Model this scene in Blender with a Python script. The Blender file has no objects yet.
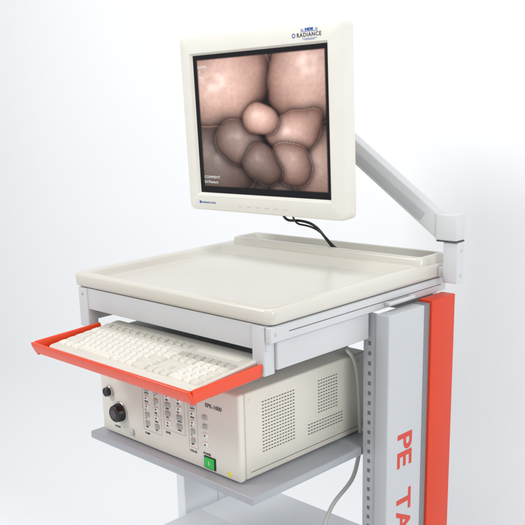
import bpy, bmesh, math, random
from mathutils import Matrix, Vector
random.seed(4)
scene=bpy.context.scene
COL=scene.collection

# ---------------- materials ----------------
def srgb(r,g,b):
    f=lambda c:(c/255/12.92) if c/255<=.04045 else ((c/255+.055)/1.055)**2.4
    return (f(r),f(g),f(b),1)
def mat(name,col,rough=.45,metal=0,noise=.015,nscale=18,bump=.0,bscale=300,coat=0,spec=.5):
    m=bpy.data.materials.new(name);m.use_nodes=True
    nt=m.node_tree;N=nt.nodes;L=nt.links;b=N['Principled BSDF']
    b.inputs['Roughness'].default_value=rough;b.inputs['Metallic'].default_value=metal
    b.inputs['Coat Weight'].default_value=coat;b.inputs['Specular IOR Level'].default_value=spec
    tc=N.new('ShaderNodeTexCoord')
    n=N.new('ShaderNodeTexNoise');n.inputs['Scale'].default_value=nscale;n.inputs['Detail'].default_value=5
    L.new(tc.outputs['Object'],n.inputs['Vector'])
    r=N.new('ShaderNodeValToRGB');c=col
    r.color_ramp.elements[0].position=.3;r.color_ramp.elements[1].position=.7
    r.color_ramp.elements[0].color=(c[0]*(1-noise*1.2),c[1]*(1-noise*1.2),c[2]*(1-noise*1.4),1)
    r.color_ramp.elements[1].color=(min(1,c[0]*(1+noise)),min(1,c[1]*(1+noise)),min(1,c[2]*(1+noise)),1)
    L.new(n.outputs['Fac'],r.inputs['Fac']);L.new(r.outputs['Color'],b.inputs['Base Color'])
    rr=N.new('ShaderNodeMapRange');rr.inputs['To Min'].default_value=max(0,rough-.04);rr.inputs['To Max'].default_value=rough+.05
    n2=N.new('ShaderNodeTexNoise');n2.inputs['Scale'].default_value=nscale
    L.new(tc.outputs['Object'],n2.inputs['Vector']);L.new(n2.outputs['Fac'],rr.inputs['Value']);L.new(rr.outputs['Result'],b.inputs['Roughness'])
    if bump:
        n3=N.new('ShaderNodeTexNoise');n3.inputs['Scale'].default_value=bscale;L.new(tc.outputs['Object'],n3.inputs['Vector'])
        bp=N.new('ShaderNodeBump');bp.inputs['Strength'].default_value=bump;bp.inputs['Distance'].default_value=.0006
        L.new(n3.outputs['Fac'],bp.inputs['Height']);L.new(bp.outputs['Normal'],b.inputs['Normal'])
    return m
CREAM=mat('cream_plastic',srgb(201,198,189),.24,noise=.010,nscale=6)
BEZEL=mat('monitor_plastic',srgb(217,215,207),.40,bump=.08)
BEZ2=mat('monitor_side_plastic',srgb(203,199,189),.5,bump=.1)
GRAY=mat('light_gray_enamel',srgb(194,196,198),.34,bump=.08)
GRAYP=mat('panel_gray_enamel',srgb(182,185,188),.34,bump=.08,nscale=4)
PALE=mat('pale_enamel',srgb(214,217,221),.45,bump=.08)
STRIP=mat('slotted_steel',srgb(176,179,183),.38,metal=.15)
SLOT=mat('slot_shadow',srgb(104,106,110),.6)
TRIM=mat('trim_channel',srgb(120,122,126),.5)
COVER=mat('arm_cover',srgb(170,173,177),.4)
DGRAY=mat('dark_gap',srgb(70,72,76),.6)
SHELF=mat('shelf_enamel',srgb(158,162,168),.32,bump=.08)
ORANGE=mat('orange_enamel',srgb(222,64,18),.28,bump=.06,coat=.3,noise=.03,spec=.4)
ORANGEP=mat('orange_panel',srgb(202,58,26),.42,bump=.08,noise=.03,nscale=6,spec=.35)
CASE=mat('processor_case',srgb(211,207,196),.42,bump=.25)
CASEF=mat('processor_front',srgb(213,210,201),.38,bump=.1)
BLACK=mat('black_plastic',srgb(22,22,24),.3)
VENT=mat('vent_dark',srgb(84,82,76),.7)
KEYW=mat('key_white',srgb(217,214,205),.4)
KEYG=mat('key_beige_gray',srgb(206,202,192),.45)
KEYD=mat('key_function_gray',srgb(174,170,160),.45)
KBODY=mat('keyboard_plastic',srgb(208,205,196),.45)
BTN=mat('button_gray',srgb(165,166,166),.45)
INK=mat('dark_ink',srgb(60,62,70),.6)
REDINK=mat('red_ink',srgb(196,58,40),.45)
BLUEINK=mat('blue_ink',srgb(38,84,160),.5)
METAL=mat('knob_metal',srgb(190,190,190),.25,metal=.8)
YEL=mat('yellow_sticker',srgb(225,215,70),.5)
CABW=mat('gray_cable',srgb(205,205,200),.5)
WHITEP=mat('white_print',srgb(226,226,222),.6)
def emis(name,col,s):
    m=mat(name,col,.3);b=m.node_tree.nodes['Principled BSDF']
    b.inputs['Emission Color'].default_value=col;b.inputs['Emission Strength'].default_value=s;m.cycles.emission_sampling='NONE';return m
GREEN=emis('green_lamp',srgb(20,165,60),.2)
SCRTXT=emis('screen_text',srgb(190,200,198),.36)

# ---------------- helpers ----------------
def put(name,me,m=None,parent=None,smooth=True):
    o=bpy.data.objects.new(name,me);COL.objects.link(o)
    if m: me.materials.append(m)
    if parent:
        o.parent=parent;o.matrix_parent_inverse=Matrix.Translation(parent['_loc']).inverted()
    return o
def empty(name,loc,label,cat):
    e=bpy.data.objects.new(name,None);COL.objects.link(e);e.location=loc;e['_loc']=loc
    e.empty_display_size=.05;e['label']=label;e['category']=cat;return e
def addbox(bm,x0,x1,y0,y1,z0,z1,bev=0,seg=3,M=None):
    vs=[bm.verts.new((x,y,z)) for x in (x0,x1) for y in (y0,y1) for z in (z0,z1)]
    F=[(0,1,3,2),(4,6,7,5),(0,4,5,1),(2,3,7,6),(0,2,6,4),(1,5,7,3)]
    fs=[bm.faces.new([vs[i] for i in f]) for f in F]
    if bev:
        es=list({e for f in fs for e in f.edges})
        r=bmesh.ops.bevel(bm,geom=es,offset=bev,segments=seg,affect='EDGES',profile=.5)
        vs=list({v for f in r['faces'] for v in f.verts}|{v for v in vs if v.is_valid})
    if M:
        for v in vs: v.co=M@v.co
def finish(bm,name,m,parent,M=None,sm=True,ang=40):
    bmesh.ops.recalc_face_normals(bm,faces=bm.faces)
    if M: bmesh.ops.transform(bm,matrix=M,verts=bm.verts)
    me=bpy.data.meshes.new(name);bm.to_mesh(me);bm.free()
    if sm:
        for p in me.polygons:p.use_smooth=True
        me.set_sharp_from_angle(angle=math.radians(ang))
    return put(name,me,m,parent)
def boxes(name,lst,m,parent,bev=.002,M=None,seg=3):
    bm=bmesh.new()
    for b in lst: addbox(bm,*b[:6],bev=(b[6] if len(b)>6 else bev),seg=seg)
    return finish(bm,name,m,parent,M)
def rrect(x0,x1,y0,y1,r,n=8):
    pts=[]
    for cx,cy,a0 in ((x1-r,y1-r,0),(x0+r,y1-r,90),(x0+r,y0+r,180),(x1-r,y0+r,270)):
        for i in range(n+1):
            a=math.radians(a0+90*i/n);pts.append((cx+r*math.cos(a),cy+r*math.sin(a)))
    return pts
def loft(bm,rings,cap0=True,cap1=True):
    R=[[bm.verts.new(p) for p in ring] for ring in rings]
    n=len(R[0])
    for a,b in zip(R,R[1:]):
        for i in range(n): bm.faces.new((a[i],a[(i+1)%n],b[(i+1)%n],b[i]))
    if cap0: bm.faces.new(R[0][::-1])
    if cap1: bm.faces.new(R[-1])
    return R
def cyl(bm,c,axis,r,h,n=32,bev=.001,r2=None):
    ax=Vector(axis).normalized();u=ax.orthogonal().normalized();v=ax.cross(u);c=Vector(c)
    r2=r if r2 is None else r2
    rings=[]
    for rr,hh in ((r,0),(r2,h-bev),(r2-bev,h)):
        rings.append([tuple(c+ax*hh+(u*math.cos(2*math.pi*i/n)+v*math.sin(2*math.pi*i/n))*rr) for i in range(n)])
    loft(bm,rings)
def tube(name,pts,r,m,parent=None):
    cu=bpy.data.curves.new(name,'CURVE');cu.dimensions='3D';s=cu.splines.new('NURBS');s.points.add(len(pts)-1)
    for p,q in zip(s.points,pts): p.co=(*q,1)
    s.use_endpoint_u=True;s.order_u=4;cu.bevel_depth=r;cu.bevel_resolution=4;cu.resolution_u=12;cu.use_fill_caps=True
    t=bpy.data.objects.new('tmp',cu);COL.objects.link(t);dg=bpy.context.evaluated_depsgraph_get();dg.update()
    me=bpy.data.meshes.new_from_object(t.evaluated_get(dg));bpy.data.objects.remove(t)
    for p in me.polygons:p.use_smooth=True
    me.materials.clear();me.name=name
    return put(name,me,m,parent)
def text(name,s,size,M,m,parent,ext=.0002,off=0,sx=1,align='LEFT',spacing=1):
    cu=bpy.data.curves.new(name,'FONT');cu.body=s;cu.size=size;cu.extrude=ext;cu.offset=off;cu.align_x=align;cu.space_character=spacing
    cu.resolution_u=4
    t=bpy.data.objects.new('tmp',cu);COL.objects.link(t);dg=bpy.context.evaluated_depsgraph_get();dg.update()
    me=bpy.data.meshes.new_from_object(t.evaluated_get(dg));bpy.data.objects.remove(t)
    me.materials.clear();me.name=name
    me.transform(Matrix.Diagonal((sx,1,1,1)));me.transform(M)
    return put(name,me,m,parent)
def frame(o,x,y):
    x=Vector(x).normalized();y=Vector(y).normalized();z=x.cross(y)
    M=Matrix((x,y,z)).transposed().to_4x4();M.translation=Vector(o);return M

# ---------------- setting: white wall curving into the floor ----------------
WALL=mat('white_painted_wall',srgb(237,239,241),.8,noise=.006,nscale=1.0,bump=.25,bscale=120)
WY=.98;r=.35
prof=[]
for i in range(13):
    a=math.radians(-90+90*i/12);prof.append((WY-r+r*math.cos(a),-1.16+r+r*math.sin(a)))
prof.append((WY,3.2))
bm=bmesh.new()
lo=[bm.verts.new((-6,y,z)) for y,z in prof];hi=[bm.verts.new((5,y,z)) for y,z in prof]
for i in range(len(lo)-1): bm.faces.new((lo[i],lo[i+1],hi[i+1],hi[i]))
w=finish(bm,'wall',WALL,None,ang=60);w['kind']='structure'
w['label']='plain white painted wall behind the cart';w['category']='wall'
bm=bmesh.new()
bm.faces.new([bm.verts.new(p) for p in ((-6,-4.5,-1.16),(5,-4.5,-1.16),(5,WY-r,-1.16),(-6,WY-r,-1.16))])
f=finish(bm,'floor',WALL,None);f['kind']='structure'
f['label']='plain white floor under the cart';f['category']='floor'

# ---------------- cart ----------------
W=.579;D=.547
cart=empty('medical_cart',(-W/2,.35,-1.16),'gray and orange equipment cart with cream tray top and drawer','cart')
bm=bmesh.new()
def ring(x0,x1,y0,y1,r,z): return [(x,y,z) for x,y in rrect(x0,x1,y0,y1,r)]
loft(bm,[ring(-W+.008,-.008,.008,D-.008,.012,-.030),ring(-W+.002,-.002,.002,D-.002,.018,-.027),ring(-W,0,0,D,.02,-.021),ring(-W,0,0,D,.02,-.006),
 ring(-W+.001,-.001,.001,D-.001,.0195,-.0032),ring(-W+.003,-.003,.003,D-.003,.018,-.0008),ring(-W+.006,-.006,.006,D-.006,.016,0),
 ring(-W+.020,-.020,.019,.449,.018,0),ring(-W+.0245,-.0245,.0235,.4445,.018,-.0012),ring(-W+.0285,-.0285,.0275,.4405,.02,-.0042),ring(-W+.036,-.036,.035,.433,.024,-.0135),ring(-W+.040,-.040,.039,.429,.024,-.0165),ring(-W+.047,-.047,.046,.422,.022,-.018)],True,True)
finish(bm,'tray_top',CREAM,cart,ang=60)
bm=bmesh.new()
zb=-.0015;xa=-W+.034;xb=-.008
loft(bm,[ring(xa,xb,.454,D-.003,.014,zb),ring(xa+.0005,xb-.0005,.4545,D-.0035,.014,.012),ring(xa+.0025,xb-.0025,.4565,D-.0055,.013,.0158),ring(xa+.006,xb-.006,.460,D-.009,.012,.017),
 ring(xa+.010,xb-.010,.464,D-.013,.010,.017),ring(xa+.013,xb-.013,.467,D-.016,.010,.015),ring(xa+.017,xb-.017,.472,D-.020,.010,.003),ring(xa+.020,xb-.020,.475,D-.023,.010,0.0010)])
finish(bm,'tray_ledge',CREAM,cart,ang=60)
boxes('front_rail',[(-W+.018,-.0155,.006,.022,-.077,-.031,.0015)],GRAY,cart)
boxes('leg',[(-W+.014,-W+.046,.003,.03,-.118,-.0312,.003)],GRAY,cart)
boxes('leg',[(-.048,-.0185,.003,.03,-.122,-.0312,.0025)],GRAY,cart)
boxes('side_rail',[(-.0150,-.003,.003,D-.01,-.0605,-.0312,.0025)],GRAY,cart)
boxes('side_rail',[(-.026,-.013,.0305,.2905,-.115,-.063,.003)],GRAY,cart)
boxes('side_rail',[(-W+.003,-W+.0135,.031,D-.01,-.113,-.0312,.0025)],GRAY,cart)
boxes('back_rail',[(-W+.021,-.021,D-.03,D-.012,-.113,-.0312,.002)],GRAY,cart)
boxes('deck',[(-W+.021,-.027,.031,D-.031,-.0605,-.0575,.0005)],SHELF,cart)
boxes('drawer_shelf',[(-W+.06,-.06,.012,.27,-.1275,-.1245,.0005)],SHELF,cart)
for c_,ax in (((-.0032,.016,-.046),(1,0,0)),((-.033,.0035,-.108),(0,-1,0)),((-W+.030,.0035,-.045),(0,-1,0))):
    bm=bmesh.new();cyl(bm,c_,ax,.0032,.0012,20,.0004);finish(bm,'screw',METAL,cart)
bm=bmesh.new()
addbox(bm,-.0035,.009,.322,.330,-.0535,-.046,.0015);addbox(bm,-.0035,.009,.400,.408,-.0535,-.046,.0015);addbox(bm,.005,.011,.322,.408,-.0535,-.046,.0025)
finish(bm,'handle',GRAY,cart)
boxes('slide_seam',[(-.0035,-.0022,.05,D-.03,-.0462,-.0452,0)],DGRAY,cart)
# keyboard drawer
TD=Matrix.Translation((0,-.05,-.11))@Matrix.Rotation(math.radians(2.0),4,'X')@Matrix.Translation((0,.05,.11))
KX0,KX1,KY0,KY1=-.488,-.028,-.158,.002
bm=bmesh.new()
addbox(bm,KX0,KX1,KY0,KY1+.06,-.1225,-.119,.0008)
def prism(bm,prof,axis,a,b):
    r=[]
    for t in (a,b): r.append([( (t,p[0],p[1]) if axis=='x' else (p[0],t,p[1]) ) for p in prof])
    loft(bm,r)
prism(bm,[(KY0+.004,-.1290),(KY0-.004,-.1245),(KY0-.012,-.107),(KY0-.0128,-.1015),(KY0-.009,-.0998),(KY0-.0062,-.103),(KY0+.003,-.1185)],'x',KX0-.004,KX1+.004)
prism(bm,[(KX0+.004,-.1285),(KX0-.003,-.1240),(KX0-.006,-.107),(KX0-.006,-.1012),(KX0-.003,-.0998),(KX0+.0002,-.103),(KX0+.004,-.1187)],'y',KY0-.004,KY1)
prism(bm,[(KX1-.004,-.1285),(KX1+.003,-.1240),(KX1+.006,-.107),(KX1+.006,-.1012),(KX1+.003,-.0998),(KX1-.0002,-.103),(KX1-.004,-.1187)],'y',KY0-.004,KY1)
o=finish(bm,'keyboard_drawer',ORANGE,cart,M=TD,ang=25)
bv=o.modifiers.new('b','BEVEL');bv.width=.0012;bv.segments=2
# shelves
bm=bmesh.new()
addbox(bm,-.530,-.0365,-.017,.296,-.366,-.349,.003);addbox(bm,-.525,-.0365,.2955,.50,-.3655,-.3495,.001)
finish(bm,'shelf',SHELF,cart)
bm=bmesh.new()
addbox(bm,-.530,-.0365,.06,.296,-.666,-.65,.003);addbox(bm,-.525,-.0365,.2955,.50,-.6655,-.6505,.001)
finish(bm,'shelf',PALE,cart)
def sub(o,par):
    o.parent=par;o.matrix_parent_inverse=Matrix.Identity(4);return o
def column(side):
    def X(a,b): return (a,b) if side>0 else (-W-b,-W-a)
    G=GRAYP if side>0 else PALE
    col=boxes('column',[(*X(.0,.0315),.292,.4085,-1.09,-.0640,.003)],G,cart)
    sub(boxes('column_core',[(*X(.0005,.026),.4090,.4340,-1.09,-.0655,0)],TRIM if side>0 else PALE,None),col)
    sub(boxes('orange_panel' if side>0 else 'rear_panel',[(*X(-.0005,.0315),.4345,.517,-1.09,-.0605,.0025)],ORANGEP if side>0 else PALE,None),col)
    if side>0:
        sub(boxes('slotted_strip',[(*X(-.0305,-.0005),.2965,.300,-1.09,-.0640,.0008),(*X(-.0305,-.0275),.3001,.50,-1.09,-.1150,.0006)],STRIP,None),col)
        x0,x1=X(-.0185,-.0125)
        sub(boxes('slot_row',[(x0,x1,.2958,.2967,z-.0038,z+.0038,0) for z in [-.125-.0205*i for i in range(46)]],SLOT,None),col)
    sub(boxes('foot',[(*X(-.03,.03),.0,.56,-1.115,-1.0905,.006)],GRAY,None),col)
    return col
col=column(1)
for s,z in (('PE',-.310),('TA',-.437)):
    Mt=frame((.0318,.327,z),(0,0,-1),(0,1,0))
    sub(text('lettering',s,.067,Mt,REDINK,None,ext=.0003,off=.0013,sx=1.14,spacing=.98),col)
column(-1)
for x in (.0,-W):
    for y in (.06,.50):
        bm=bmesh.new();cyl(bm,(x-.011,y,-1.136),(1,0,0),.0235,.022,28,.003);addbox(bm,x-.015,x+.015,y-.012,y+.012,-1.1225,-1.1151,.002)
        finish(bm,'caster',BLACK,cart)

# ---------------- keyboard ----------------
kb=empty('keyboard',(-.25,-.07,-.119),'off-white full-size keyboard lying in the pulled-out orange drawer','keyboard')
KM=Matrix.Translation((-.462,-.150,-.1205))@Matrix.Rotation(math.radians(5.2),4,'X')
kw,kd=.424,.180
bm=bmesh.new()
loft(bm,[[(x,y,z) for x,y in rrect(a,kw-a,a,kd-a,.008,4)] for a,z in ((.002,0),(0,.003),(0,.0085),(.002,.0105))])
finish(bm,'keyboard_body',KBODY,kb,M=KM)
def keymesh(w,d):
    bm=bmesh.new()
    loft(bm,[[(x,y,z) for x,y in rrect(-w/2+a,w/2-a,-d/2+a+c,d/2-a+b,.0015,2)] for a,b,c,z in ((0,0,0,0),(.0014,-.0008,0,.0036),(.0021,-.0010,0,.0043),(.0036,-.0010,0,.0040))])
    bmesh.ops.recalc_face_normals(bm,faces=bm.faces)
    me=bpy.data.meshes.new('key');bm.to_mesh(me);bm.free()
    for p in me.polygons:p.use_smooth=True
    me.set_sharp_from_angle(angle=math.radians(35))
    return me
cache={}
P=.0185;PY=.0203
def key(x,y,w,m,d=.0191):
    k=(round(w,4),m.name,round(d,4))
    if k not in cache:
        me=keymesh(w-.0013,d);me.materials.append(m);cache[k]=me
    o=bpy.data.objects.new('key',cache[k]);COL.objects.link(o)
    o.parent=kb;o.matrix_parent_inverse=Matrix.Translation(kb['_loc']).inverted()
    o.matrix_basis=KM@Matrix.Translation((x+w/2,y,.0106))
rows=[[1.3,1.1,1.3,5.6,1.3,1.1,1.1,1.9],[2.3]+[1]*10+[2.4],[1.8]+[1]*11+[1.9],[1.5]+[1]*12+[1.2],[1]*13+[1.7]]
Y0=.028
for j,rw in enumerate(rows):
    x=.009;tot=sum(rw)
    for i,wd in enumerate(rw):
        wk_=wd*14.6/tot*P
        gray=(i in (0,len(rw)-1)) and rw[i]>1.3
        key(x,Y0+j*PY,wk_,KEYG if gray else KEYW);x+=wk_
x=.009
for i in range(12):
    key(x,Y0+5*PY+.012,P*1.05,KEYD,.016);x+=P*(1.12+ (.25 if i%4==0 else 0))
x0=.009+14.85*P
for j,cols in ((0,(0,1,2)),(1,(1,)),(3,(0,1,2)),(4,(0,1,2))):
    for c in cols: key(x0+c*P,Y0+j*PY,P,KEYD if j==4 else KEYG)
x0+=3.2*P
for j in range(5):
    for c in range(4):
        if j==0 and c==0: key(x0,Y0,2*P,KEYW);continue
        if j==0 and c==1: continue
        key(x0+c*P,Y0+j*PY,P,KEYD if j==4 else (KEYG if c==3 else KEYW))
boxes('indicator_strip',[(.29,.40,Y0+5*PY+.006,Y0+5*PY+.022,.0102,.0112,.0004)],KEYG,kb,M=KM)

# ---------------- video processor ----------------
vp=empty('video_processor',(-.3,.19,-.349),'cream video processor with black knob and green power lamp','processor')
BX0,BX1,BY0,BY1,BZ0,BZ1=-.510,-.0888,.005,.385,-.345,-.1735
boxes('case',[(BX0+.003,BX1,BY0+.018,BY1,BZ0,BZ1,.004)],CASE,vp)
boxes('front_panel',[(BX0,BX1+.0012,BY0,BY0+.0175,BZ0-.0005,BZ1+.001,.005)],CASEF,vp)
for x in (BX0+.03,BX1-.03):
    for y in (BY0+.04,BY1-.04):
        bm=bmesh.new();cyl(bm,(x,y,-.349),(0,0,1),.011,.0038,20,.0005);finish(bm,'rubber_foot',BLACK,vp)
boxes('case_seam',[(BX1-.001,BX1+.0004,BY0+.03,BY1-.01,-.3325,-.3315,0)],VENT,vp)
def vent(name,y0,y1,z0,z1,dy,dz,w,h):
    L=[];z=z1
    while z>z0:
        y=y0
        while y<y1:
            L.append((BX1-.001,BX1+.0003,y,y+w,z-h,z,0));y+=dy
        z-=dz
    return boxes(name,L,VENT,vp,bev=0)
vent('vent',.068,.155,-.302,-.200,.0078,.0066,.0050,.0019)
vent('vent',.229,.290,-.266,-.200,.0078,.0066,.0050,.0019)
vent('vent',.198,.306,-.308,-.284,.0085,.0066,.0058,.0019)
for y,z in ((.035,-.19),(.035,-.325),(.36,-.19),(.36,-.325)):
    bm=bmesh.new();cyl(bm,(BX1-.0002,y,z),(1,0,0),.0035,.0012,20,.0004);finish(bm,'screw',CASE,vp)
YF=BY0-.0003
bm=bmesh.new();cyl(bm,(-.443,YF+.001,-.290),(0,-1,0),.024,.004,40,.001);finish(bm,'socket_ring',METAL,vp)
bm=bmesh.new();cyl(bm,(-.443,YF-.003,-.290),(0,-1,0),.0205,.016,40,.002,r2=.018);finish(bm,'knob',BLACK,vp)
bm=bmesh.new();cyl(bm,(-.443,YF-.019,-.290),(0,-1,0),.010,.0015,32,.0005);finish(bm,'knob_cap',DGRAY,vp)
bm=bmesh.new();cyl(bm,(-.477,YF+.001,-.250),(0,-1,0),.013,.006,32,.001);finish(bm,'socket_ring',METAL,vp)
bm=bmesh.new();cyl(bm,(-.477,YF-.005,-.250),(0,-1,0),.010,.008,32,.001);finish(bm,'knob',BLACK,vp)
bm=bmesh.new();cyl(bm,(-.405,YF+.001,-.326),(0,-1,0),.006,.006,24,.001);finish(bm,'connector',METAL,vp)
bx=[(-.352,5,.012),(-.322,5,.012),(-.286,4,.015),(-.252,4,.015),(-.213,5,.011),(-.178,4,.012)]
fr=lambda x,z:frame((x,YF-.0001,z),(1,0,0),(0,0,1))
for bi,(x,n,wd) in enumerate(bx):
    for i in range(n):
        z=-.218-i*.0185
        if x>-.2: z-=.018
        m_=BTN if (i*3+bi*5)%4 in (0,1) else WHITEP
        boxes('button',[(x-wd/2,x+wd/2,YF-.0022,YF+.001,z-.0048,z+.0048,.0012)],m_,vp)
        if x<-.2: text('printed_text',('AUTO','MAN','R','B','IRIS','ENH','ON','PK')[(i+bi*2)%8],.0045,fr(x-.006,z-.0098),INK,vp,off=.0001)
        if m_ is WHITEP:
            bm=bmesh.new();s_=.003;k=1 if i%2 else -1
            vv=[bm.verts.new(p) for p in ((x-s_,YF-.0024,z-s_*.6*k),(x+s_,YF-.0024,z-s_*.6*k),(x,YF-.0024,z+s_*k))];bm.faces.new(vv)
            finish(bm,'arrow_mark',INK,vp)
L=[]
def outline(x0,x1,z0,z1,t=.0006):
    L.extend([(x0,x1,YF-.0001,YF+.0005,z0,z0+t,0),(x0,x1,YF-.0001,YF+.0005,z1-t,z1,0),(x0,x0+t,YF-.0001,YF+.0005,z0+t,z1-t,0),(x1-t,x1,YF-.0001,YF+.0005,z0+t,z1-t,0)])
outline(-.366,-.308,-.308,-.203);outline(-.300,-.236,-.290,-.203);outline(-.226,-.2,-.308,-.203)
boxes('panel_outline',L,BTN,vp,bev=0)
for s,x,z,sz in (('EPK-1000',-.176,-.2135,.0112),('POWER',-.186,-.312,.006),('LAMP',-.362,-.212,.005),('WHITE BAL',-.296,-.211,.005),('PUMP',-.362,-.317,.006),('LEVEL',-.296,-.298,.006),('COLOR',-.225,-.317,.006),('SCOPE',-.465,-.328,.006)):
    text('printed_text',s,sz,fr(x,z),INK,vp,off=.0001)
boxes('power_frame',[(-.184,-.152,YF-.0015,YF+.001,-.339,-.314,.001)],BLACK,vp)
boxes('power_lamp',[(-.181,-.155,YF-.0035,YF-.0012,-.337,-.316,.001)],GREEN,vp)
text('power_mark','I',.013,frame((-.1695,YF-.0036,-.331),(1,0,0),(0,0,1)),WHITEP,vp)
bm=bmesh.new();cyl(bm,(-.115,YF+.0004,-.334),(0,-1,0),.005,.0008,24,.0002);finish(bm,'round_sticker',YEL,vp)

# ---------------- monitor ----------------
a,t_=.0138,-.0365
R=Vector((math.cos(a),math.sin(a),0));Nn=Vector((math.sin(a),-math.cos(a),0));U=Vector((0,0,1))*math.cos(t_)-Nn*math.sin(t_)
B=U.cross(R)
MM=Matrix((R,B,U)).transposed().to_4x4();MM.translation=Vector((-.3407,.3369,.2891))
mon=empty('monitor',tuple(MM@Vector((0,.03,-.19))),'cream flat-screen medical monitor showing a pink endoscopy image','monitor')
bm=bmesh.new()
def mr(x0,x1,z0,z1,r,y): return [(x,y,z) for x,z in rrect(x0,x1,z0,z1,r,6)]
X0,X1,Z0,Z1=-.223,.228,-.192,.190
rings=[mr(X0+.006,X1-.006,Z0+.006,Z1-.006,.012,.040),mr(X0,X1,Z0,Z1,.014,.034),mr(X0,X1,Z0,Z1,.014,.0035),mr(X0+.0012,X1-.0012,Z0+.0012,Z1-.0012,.013,.001),mr(X0+.0035,X1-.0035,Z0+.0035,Z1-.0035,.012,0),
 mr(-.194,.194,-.158,.155,.003,0),mr(-.190,.190,-.154,.152,.002,.0035),mr(-.188,.188,-.152,.150,.001,.0065)]
loft(bm,rings,True,False)
finish(bm,'bezel',BEZEL,mon,M=MM,ang=35)
bm=bmesh.new()
loft(bm,[mr(-.19,.195,-.165,.16,.02,.0402),mr(-.17,.175,-.145,.14,.03,.062),mr(-.12,.12,-.11,.105,.03,.072)])
finish(bm,'back_housing',BEZ2,mon,M=MM,ang=35)
from mathutils import noise as mn
# (u,v,ru,rv,rot,bright,tone 0 pink..1 brown) back to front
lobes=[(.60,.05,.18,.24,0,.62,.1),(.97,.48,.26,.17,-.25,.85,0),(.04,.50,.24,.16,.1,.66,.4),
 (.48,.93,.22,.22,.2,.52,.9),(.74,.95,.22,.22,-.3,.62,.5),
 (.23,.22,.42,.345,-.35,1.08,0),(.87,.19,.30,.36,.35,1.06,0),(.14,.78,.34,.31,.5,.60,1),(.93,.80,.28,.28,-.5,.84,.2),
 (.35,.63,.23,.175,.5,.66,.75),(.77,.555,.215,.155,-.35,.96,0),(.72,.78,.165,.18,.2,.76,.35),(.50,.80,.15,.165,-.1,.60,.85),(.535,.475,.145,.105,.2,1.10,0)]
nx,nz=340,272
sw,sh=.1878,.1498
def sm(x): x=max(0,min(1,x));return x*x*(3-2*x)
def pic(u,v):
    e=min(u-.03,.985-u,v-.03,.955-v)
    if e<=0: return (.004,.004,.005)
    wx=mn.noise(Vector((u*2.8,v*2.8,1)))*.05+mn.noise(Vector((u*7,v*7,4)))*.022
    wz=mn.noise(Vector((u*2.8,v*2.8,7)))*.05+mn.noise(Vector((u*7,v*7,11)))*.022
    c=[.012,.005,.004]
    tex=1+.10*mn.noise(Vector((u*9,v*9,3)))+.10*mn.noise(Vector((u*38,v*38,9)))+.05*mn.noise(Vector((u*80,v*80,2)))
    for lu,lv,ru,rv,ro,br,tn in lobes:
        du=(u+wx-lu)*1.06;dv=(v+wz-lv)
        x=(du*math.cos(ro)+dv*math.sin(ro))/ru;y=(-du*math.sin(ro)+dv*math.cos(ro))/rv
        d2=(abs(x)**2.1+abs(y)**2.1)
        if d2>1:
            k=max(0,1-(d2**(1/2.1)-1)/.45);f=1-.80*k*k
            c=[ci*f for ci in c]
            if d2>1.16: continue
        dd=min(1,d2)
        nzv=(1-dd)**.75
        lam=max(0,1.0*nzv-.08*x-.14*y)
        s=(.03+1.0*lam**1.05)*br*tex
        base=[p*(1-tn)+q*tn for p,q in zip((.82,.52,.43),(.46,.35,.31))]
        hx=(x+.14)/.46;hy=(y+.20)/.38;q=hx*hx+hy*hy
        hn=max(0,.35+1.5*mn.noise(Vector((u*15,v*15,2))))
        hl=(math.exp(-q)*.10+math.exp(-q*2.5)*.30*hn)*br
        colr=[base[0]*s**.95+hl,base[1]*s**1.12+hl*.93,base[2]*s**1.18+hl*.90]
        al=sm((1.12-d2)/.30)
        c=[ci*(1-al)+cc*al for ci,cc in zip(c,colr)]
    vg=1-.42*min(1,((u-.5)**2+(v-.38)**2)*1.8)
    e2=min(1,e/.010)
    return tuple(max(0.003,ci*vg)*e2 for ci in c)
verts=[];cols=[]
for j in range(nz+1):
    for i in range(nx+1):
        u=i/nx;v=j/nz
        verts.append((-sw+2*sw*u,.0058,sh-(sh+.1518)*v));c=pic(u,v);cols.extend((c[0],c[1],c[2],1))
faces=[(j*(nx+1)+i,(j+1)*(nx+1)+i,(j+1)*(nx+1)+i+1,j*(nx+1)+i+1) for j in range(nz) for i in range(nx)]
me=bpy.data.meshes.new('screen');me.from_pydata(verts,[],faces)
ca=me.color_attributes.new('pic','FLOAT_COLOR','POINT');ca.data.foreach_set('color',cols)
me.transform(MM)
ms=bpy.data.materials.new('lit_screen');ms.use_nodes=True;nt=ms.node_tree;b=nt.nodes['Principled BSDF']
b.inputs['Base Color'].default_value=(.008,.008,.010,1);b.inputs['Roughness'].default_value=.35;b.inputs['Specular IOR Level'].default_value=.12
at=nt.nodes.new('ShaderNodeAttribute');at.attribute_name='pic';nt.links.new(at.outputs['Color'],b.inputs['Emission Color']);b.inputs['Emission Strength'].default_value=1.0
ms.cycles.emission_sampling='NONE'
put('screen',me,ms,mon)
ft=lambda x,z,y=.0052:MM@frame((x,y,z),(1,0,0),(0,0,1))
for s,x,z,sz in (('NAME:',-.174,.122,.0082),('S',-.170,.111,.0082),('0 /',-.170,.100,.0082),('COMMENT:',-.174,-.119,.0084),('Dr/Patient:',-.174,-.130,.0084)):
    text('screen_text',s,sz,ft(x,z),SCRTXT,mon,ext=.0001,sx=1.2)
text('logo','RADIANCE',.0108,ft(.118,.1650,-.0003),INK,mon,off=.0002,spacing=1.2)
text('logo','NDS',.0062,ft(.139,.1765,-.0003),BLUEINK,mon,off=.0005,sx=1.6)
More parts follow.
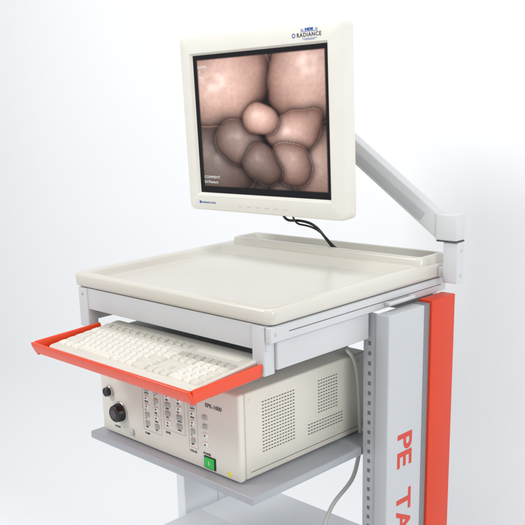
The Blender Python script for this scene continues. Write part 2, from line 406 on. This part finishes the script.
Ls=[(.128,.170,-.0004,.001,.1742,.1751,0),(.128,.135,-.0004,.001,.1765,.1774,0),(.164,.170,-.0004,.001,.1765,.1774,0),(.128,.135,-.0004,.001,.1788,.1797,0),(.164,.170,-.0004,.001,.1788,.1797,0),(.132,.168,-.0004,.001,.1610,.1618,0),(.138,.162,-.0004,.001,.1590,.1597,0)]
boxes('logo_emblem',Ls,BLUEINK,mon,bev=0,M=MM)
boxes('logo_square',[(-.190,-.1835,-.0004,.001,-.1765,-.1710,0)],BLUEINK,mon,bev=0,M=MM)
def ringoval(name,cx,cz,rx,rz,t,n=40):
    bm=bmesh.new()
    A=[(cx+rx*math.cos(2*math.pi*i/n),-.0003,cz+rz*math.sin(2*math.pi*i/n)) for i in range(n)]
    Bv=[(cx+(rx-t)*math.cos(2*math.pi*i/n),-.0003,cz+(rz-t)*math.sin(2*math.pi*i/n)) for i in range(n)]
    va=[bm.verts.new(p) for p in A];vb=[bm.verts.new(p) for p in Bv]
    for i in range(n): bm.faces.new((va[i],va[(i+1)%n],vb[(i+1)%n],vb[i]))
    finish(bm,name,BLUEINK,mon,M=MM)
ringoval('logo_ring',.110,.1685,.0045,.0045,.0018)
text('printed_text','RADIANCE SXGA',.0058,ft(-.181,-.176,-.0003),BLUEINK,mon)
for i in range(6):
    bm=bmesh.new();x=-.06+i*.026
    addbox(bm,x-.006,x+.006,-.0008,.001,-.1785,-.1745,.0006);finish(bm,'button',BEZ2,mon,M=MM)

# ---------------- monitor arm (part of the cart) ----------------
def beam(bm,p,q,w,h,bev=.003):
    p=Vector(p);q=Vector(q);d=(q-p);Ln=d.length;d.normalize()
    y=Vector((0,1,0));z=d.cross(y).normalized();y=z.cross(d)
    M=Matrix((d,y,z)).transposed().to_4x4();M.translation=p
    addbox(bm,0,Ln,-w/2,w/2,-h/2,h/2,bev,3,M)
bm=bmesh.new();beam(bm,(.010,.505,.070),(-.300,.505,.290),.026,.043);arm=finish(bm,'monitor_arm',GRAY,cart)
bm=bmesh.new();beam(bm,(-.034,.4915,.095),(-.285,.4915,.273),.002,.018,.0006);sub(finish(bm,'beam_cover',COVER,None),arm)
sub(boxes('joint_block',[(-.002,.046,.489,.521,.050,.103,.003)],GRAY,None),arm)
sub(boxes('joint_block',[(-.335,-.275,.485,.53,.245,.325,.006)],GRAY,None),arm)
sub(boxes('mounting_plate',[(-.375,-.235,.4095,.418,.235,.365,.003),(-.33,-.28,.4185,.484,.27,.320,.004)],GRAY,None),arm)
sub(boxes('post',[(.014,.047,.494,.518,-.036,.047,.0025),(.0005,.0139,.498,.514,-.026,-.006,.001)],GRAY,None),arm)
sub(boxes('joint_seam',[(.0005,.0455,.4905,.5195,.0472,.0498,0)],DGRAY,None),arm)
for z in (.03,-.02):
    bm=bmesh.new();cyl(bm,(.0468,.506,z),(1,0,0),.003,.0012,20,.0004);sub(finish(bm,'screw',METAL,None),arm)

# ---------------- cables ----------------
def cable(name,pts,r,m,label,group=None):
    c=tube(name,pts,r,m);c['label']=label;c['category']='cable'
    if group:c['group']=group
cable('monitor_cable',[(-.355,.42,.13),(-.35,.42,.072),(-.32,.43,.076),(-.29,.435,.074),(-.268,.45,.062),(-.262,.48,.020),(-.264,.50,.005)],.0030,BLACK,'thin black cable curling below the monitor to the tray ledge','monitor cables')
cable('monitor_cable',[(-.325,.42,.13),(-.32,.42,.070),(-.30,.435,.066),(-.275,.44,.062),(-.256,.455,.045),(-.250,.48,.014),(-.252,.50,.005)],.0022,BLACK,'thin black cable curling below the monitor to the tray ledge','monitor cables')
cable('processor_cable',[(-.16,.392,-.20),(-.15,.41,-.160),(-.11,.35,-.152),(-.086,.310,-.154),(-.079,.322,-.165),(-.079,.338,-.19),(-.079,.346,-.24),(-.079,.352,-.343)],.0038,CABW,'pale gray cable looping over the rear of the video processor')
cable('hanging_cable',[(-.12,.42,-.372),(-.12,.40,-.42),(-.10,.37,-.47),(-.15,.33,-.52),(-.14,.30,-.60),(-.2,.30,-.645)],.0045,CABW,'pale gray cable hanging below the shelf')

# ---------------- lights ----------------
wd=bpy.data.worlds.new('World');scene.world=wd;wd.use_nodes=True
bg=wd.node_tree.nodes['Background'];bg.inputs[0].default_value=(.995,.997,1,1);bg.inputs[1].default_value=.66
def area(name,loc,tgt,size,e,col=(1,1,1)):
    l=bpy.data.lights.new(name,'AREA');l.shape='SQUARE';l.size=size;l.energy=e;l.color=col
    o=bpy.data.objects.new(name,l);COL.objects.link(o);o.location=loc
    o.rotation_euler=(Vector(tgt)-Vector(loc)).to_track_quat('-Z','Y').to_euler()
area('key_softbox',(-1.5,-1.9,1.7),(-.3,.2,-.1),.8,42,(1,.99,.98))
area('ceiling_softbox',(.2,-.3,2.3),(-.2,.3,-.3),.9,17,(1,.997,.99))
area('wall_fill',(1.8,-.3,.5),(.9,.98,-.6),1.0,18)  # added area light, out of view, brightens the right part of the wall
area('side_fill',(2.4,-.5,.6),(0,.3,-.2),1.2,3)  # weak unseen fill, added to lift the gray right side of the cart

# ---------------- camera ----------------
cd=bpy.data.cameras.new('camera');cam=bpy.data.objects.new('camera',cd);COL.objects.link(cam)
yw,pt,ro=0.8732,-0.2625,-0.0533
fw=Vector((-math.sin(yw)*math.cos(pt),math.cos(yw)*math.cos(pt),math.sin(pt)));rt=Vector((math.cos(yw),math.sin(yw),0));up=rt.cross(fw)
r2=rt*math.cos(ro)+up*math.sin(ro);u2=-rt*math.sin(ro)+up*math.cos(ro)
Mc=Matrix((r2,u2,-fw)).transposed().to_4x4();Mc.translation=(.9774,-1.0534,.3546);cam.matrix_world=Mc
cd.sensor_width=36;cd.lens=876.7574/525*36;cd.shift_x=.18753;cd.shift_y=.13437;cd.clip_start=.05;cd.clip_end=100
scene.camera=cam
scene.view_settings.view_transform='Standard';scene.view_settings.look='None';scene.view_settings.exposure=0
for o in bpy.data.objects:
    if '_loc' in o: del o['_loc']
